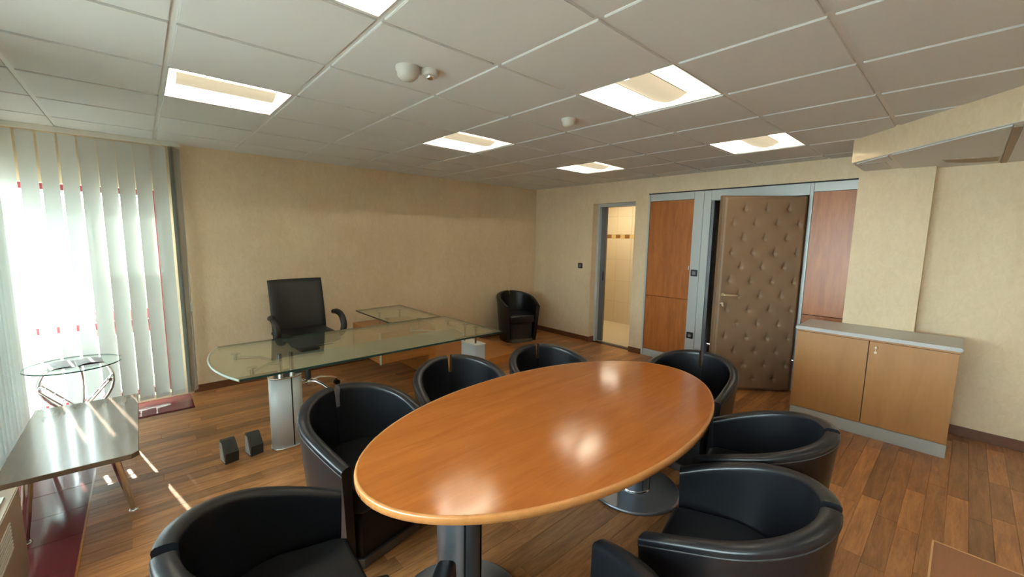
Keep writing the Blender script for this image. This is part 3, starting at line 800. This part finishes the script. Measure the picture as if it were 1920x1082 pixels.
for k in range(5):
    a = R(72*k+20); c, s = math.cos(a), math.sin(a)
    MB().tube([(.03*c, .03*s, .115), (.12*c, .12*s, .128), (.22*c, .22*s, .105), (.29*c, .29*s, .078)], [.024, .020, .016, .013], 10).build('star_leg', M['chrome'], ex)
    w = MB()
    for o_ in (-.014, .014):
        w.tube([(.295*c-s*(o_-.008), .295*s+c*(o_-.008), .029), (.295*c-s*(o_+.008), .295*s+c*(o_+.008), .029)], .029, 14)
    w.tube([(.293*c, .293*s, .03), (.293*c, .293*s, .075)], .008, 8)
    w.build('caster', M['black'], ex)

# ---------------------------------------------------------------- beech cabinet
cb = thing('sideboard', 'beech two-door sideboard with grey top and plinth against the pillar', 'cabinet', (4.44, .48, 0))
CW0, CW1, CDP = -.515, .505, .505
bx('carcass', (.020, CW0+.004, .105), (CDP, CW1-.004, .822), M['cab'], cb)
bx('plinth', (.0, CW0, 0), (CDP-.005, CW1, .105), M['plinth'], cb, .002)
MB().box((-.012, CW0-.012, .836), (CDP, CW1+.012, .866), .006).build('worktop', M['grey'], cb)
bx('cornice', (.0, CW0, .822), (CDP, CW1, .836), M['cab'], cb)
dA = obx('door', (0, CW0+.002, .110), (.020, -.0065, .818), M['cab'], cb, .001)
bx('door_gap', (.019, -.03, .110), (.0205, .03, .818), M['darkline'], cb)  # black strip standing in for the shade between the doors
dB = obx('door', (0, -.0005, .110), (.020, CW1-.002, .818), M['cab'], cb, .001)
kk = MB().lathe([(.013, 0), (.013, .003), (.007, .005), (.007, .012)], n=14).build('lock', M['brass'], dA, (-.0105, .21, .31), (0, R(-90), 0))
MB().box((-.035, -.0015, .008), (.012, .0015, .016)).box((-.052, -.009, .010), (-.033, .009, .013), .001).build('key', M['brass'], kk)

# ---------------------------------------------------------------- coffee table by the window
ct = thing('coffee_table', 'low glossy coffee table with splayed chrome legs striped by sunlight', 'table', (-.345, 3.52, 0))
MB().prism([(-.265, -.555), (.225, -.572), (.255, -.545), (.250, .558), (-.265, .585)], .392, .420, .003).build('tabletop', M['coffee'], ct)
for sx, sy in ((1, 1), (1, -1), (-1, 1), (-1, -1)):
    tx, ty = (.15 if sx > 0 else -.16), sy*.47; fx, fy = (.205 if sx > 0 else -.215), sy*.385 if sy < 0 else sy*.50
    l = MB().tube([(tx, ty, .392), (fx, fy, .012)], [.021, .016], 14).build('leg', M['chrome'], ct)
    MB().lathe([(.026, 0), (.028, .005), (.020, .012), (.012, .016)], (fx, fy, 0), 18).build('foot', M['chrome'], l)
bx('apron', (-.2, -.47, .375), (.18, .47, .392), M['black'], ct)

# ---------------------------------------------------------------- round glass side table with magazine rack
st = thing('side_table', 'round glass side table with chrome magazine rack before the blinds', 'table', (-.46, 4.64, 0))
disc = [(.275*math.cos(2*math.pi*k/48), .275*math.sin(2*math.pi*k/48)) for k in range(48)]
MB().prism(disc, .575, .585, 0, 0, 1).build('glass_top', [M['pane'], M['glass_edge']], st)
def bez(p, n=14):
    out = []
    for i in range(n+1):
        t_ = i/n; q = [Vector(a) for a in p]
        while len(q) > 1: q = [q[k].lerp(q[k+1], t_) for k in range(len(q)-1)]
        out.append(q[0])
    return out
MB().tube(bez([(.13, .06, .572), (.30, .02, .45), (.22, -.02, .20), (-.05, -.05, .10), (-.22, -.06, .02)]), .012, 10).build('leg', M['chrome'], st)
MB().tube(bez([(-.13, -.06, .572), (-.30, .02, .42), (-.16, .04, .20), (.05, .06, .10), (.22, .08, .02)]), .012, 10).build('leg', M['chrome'], st)
MB().tube(bez([(.0, .16, .572), (.02, .34, .45), (.02, .22, .18), (0, -.02, .10), (0, -.20, .02)]), .012, 10).build('leg', M['chrome'], st)
for px_, py_ in ((.13, .06), (-.13, -.06), (0, .16)): MB().lathe([(.022, .567), (.022, .575)], (px_, py_, 0), 16).build('glass_pad', M['chrome'], st)
def rack(nm, s):
    r_ = MB()
    for dy in (-.10, .06):
        r_.tube([(s*.02, dy, .22), (s*.20, dy, .44)], .007, 8)
    for q in (.35, .6, .85, 1.0): r_.tube([(s*(.02+.18*q), -.10, .22+.22*q), (s*(.02+.18*q), .06, .22+.22*q)], .006, 8)
    r_.tube([(s*.20, -.11, .44), (s*.20, .07, .44)], .013, 8)
    r_.tube([(s*.02, -.02, .22), (0, -.02, .08)], .008, 8)
    return r_.build(nm, M['chrome'], st)
rack('rack_side', 1); rack('rack_side', -1)
mag = thing('magazine', 'open grey newspaper lying on the round glass table', 'magazine', (-.45, 4.62, .586), R(8))
for s in (-1, 1):
    def pg(u, v, s=s): return (s*(.002+.15*u), (v-.5)*.22, .002+.016*math.sin(math.pi*u)*(1-.4*u)+.003*math.sin(9*v+s))
    def pg2(u, v, s=s): p = pg(u, v); return (p[0], p[1], 0)
    m_ = MB().grid(pg, 10, 6); m_.grid(pg2, 10, 6)
    m_.build('page', M['paper'], mag)

# ---------------------------------------------------------------- desktop speakers on the floor
for k, (x, y, rz, lab) in enumerate(((.365, 3.415, -8, 'small charcoal wedge speaker on the floor, farther from the desk leg'), (.520, 3.42, -8, 'small charcoal wedge speaker on the floor, nearer the desk leg'))):
    sp = thing('desk_speaker', lab, 'speaker', (x, y, 0), R(10), 'wedge speakers on the floor')
    sec = [(-.050, .0), (.048, .0), (.058, .078), (-.012, .158), (-.040, .160), (-.054, .095)]   # y-z outline
    vs = [(-.040, -a, z) for a, z in sec] + [(.046, -a*.9, z*.97) for a, z in sec]; n = len(sec)
    fs = [tuple(range(n)), tuple(range(2*n-1, n-1, -1))] + [(i, (i+1) % n, n+(i+1) % n, n+i) for i in range(n)]
    MB().add(vs, fs).build('cabinet', M['speaker'], sp)
    MB().add([(-.044, -.040, .012), (-.044, .040, .012), (-.044, .038, .140), (-.044, .005, .140), (-.040, -.040, .012), (-.040, .040, .012), (-.040, .038, .14), (-.040, .005, .14)], [(0, 1, 2, 3), (0, 4, 5, 1), (1, 5, 6, 2), (2, 6, 7, 3), (3, 7, 4, 0)]).build('grille', M['grey'], sp)

# ---------------------------------------------------------------- low wooden table at lower right
lt = thing('low_table', 'brown wooden low table with pale edge cut off at lower right', 'table', (1.78, -.32, 0))
MB().box((-.545, -.295, .396), (.545, .295, .420), .002).build('tabletop', M['lowtable'], lt)
MB().box((.545, -.300, .396), (.551, .300, .4205)).box((-.551, -.300, .396), (-.545, .300, .4205)).box((-.545, .295, .396), (.545, .301, .4205)).box((-.545, -.301, .396), (.545, -.295, .4205)).build('edge_band', M['paleedge'], lt)
for sx in (-1, 1):
    for sy in (-1, 1): MB().tube([(sx*.46, sy*.22, .396), (sx*.49, sy*.24, 0)], [.020, .016], 12).build('leg', M['chrome'], lt)
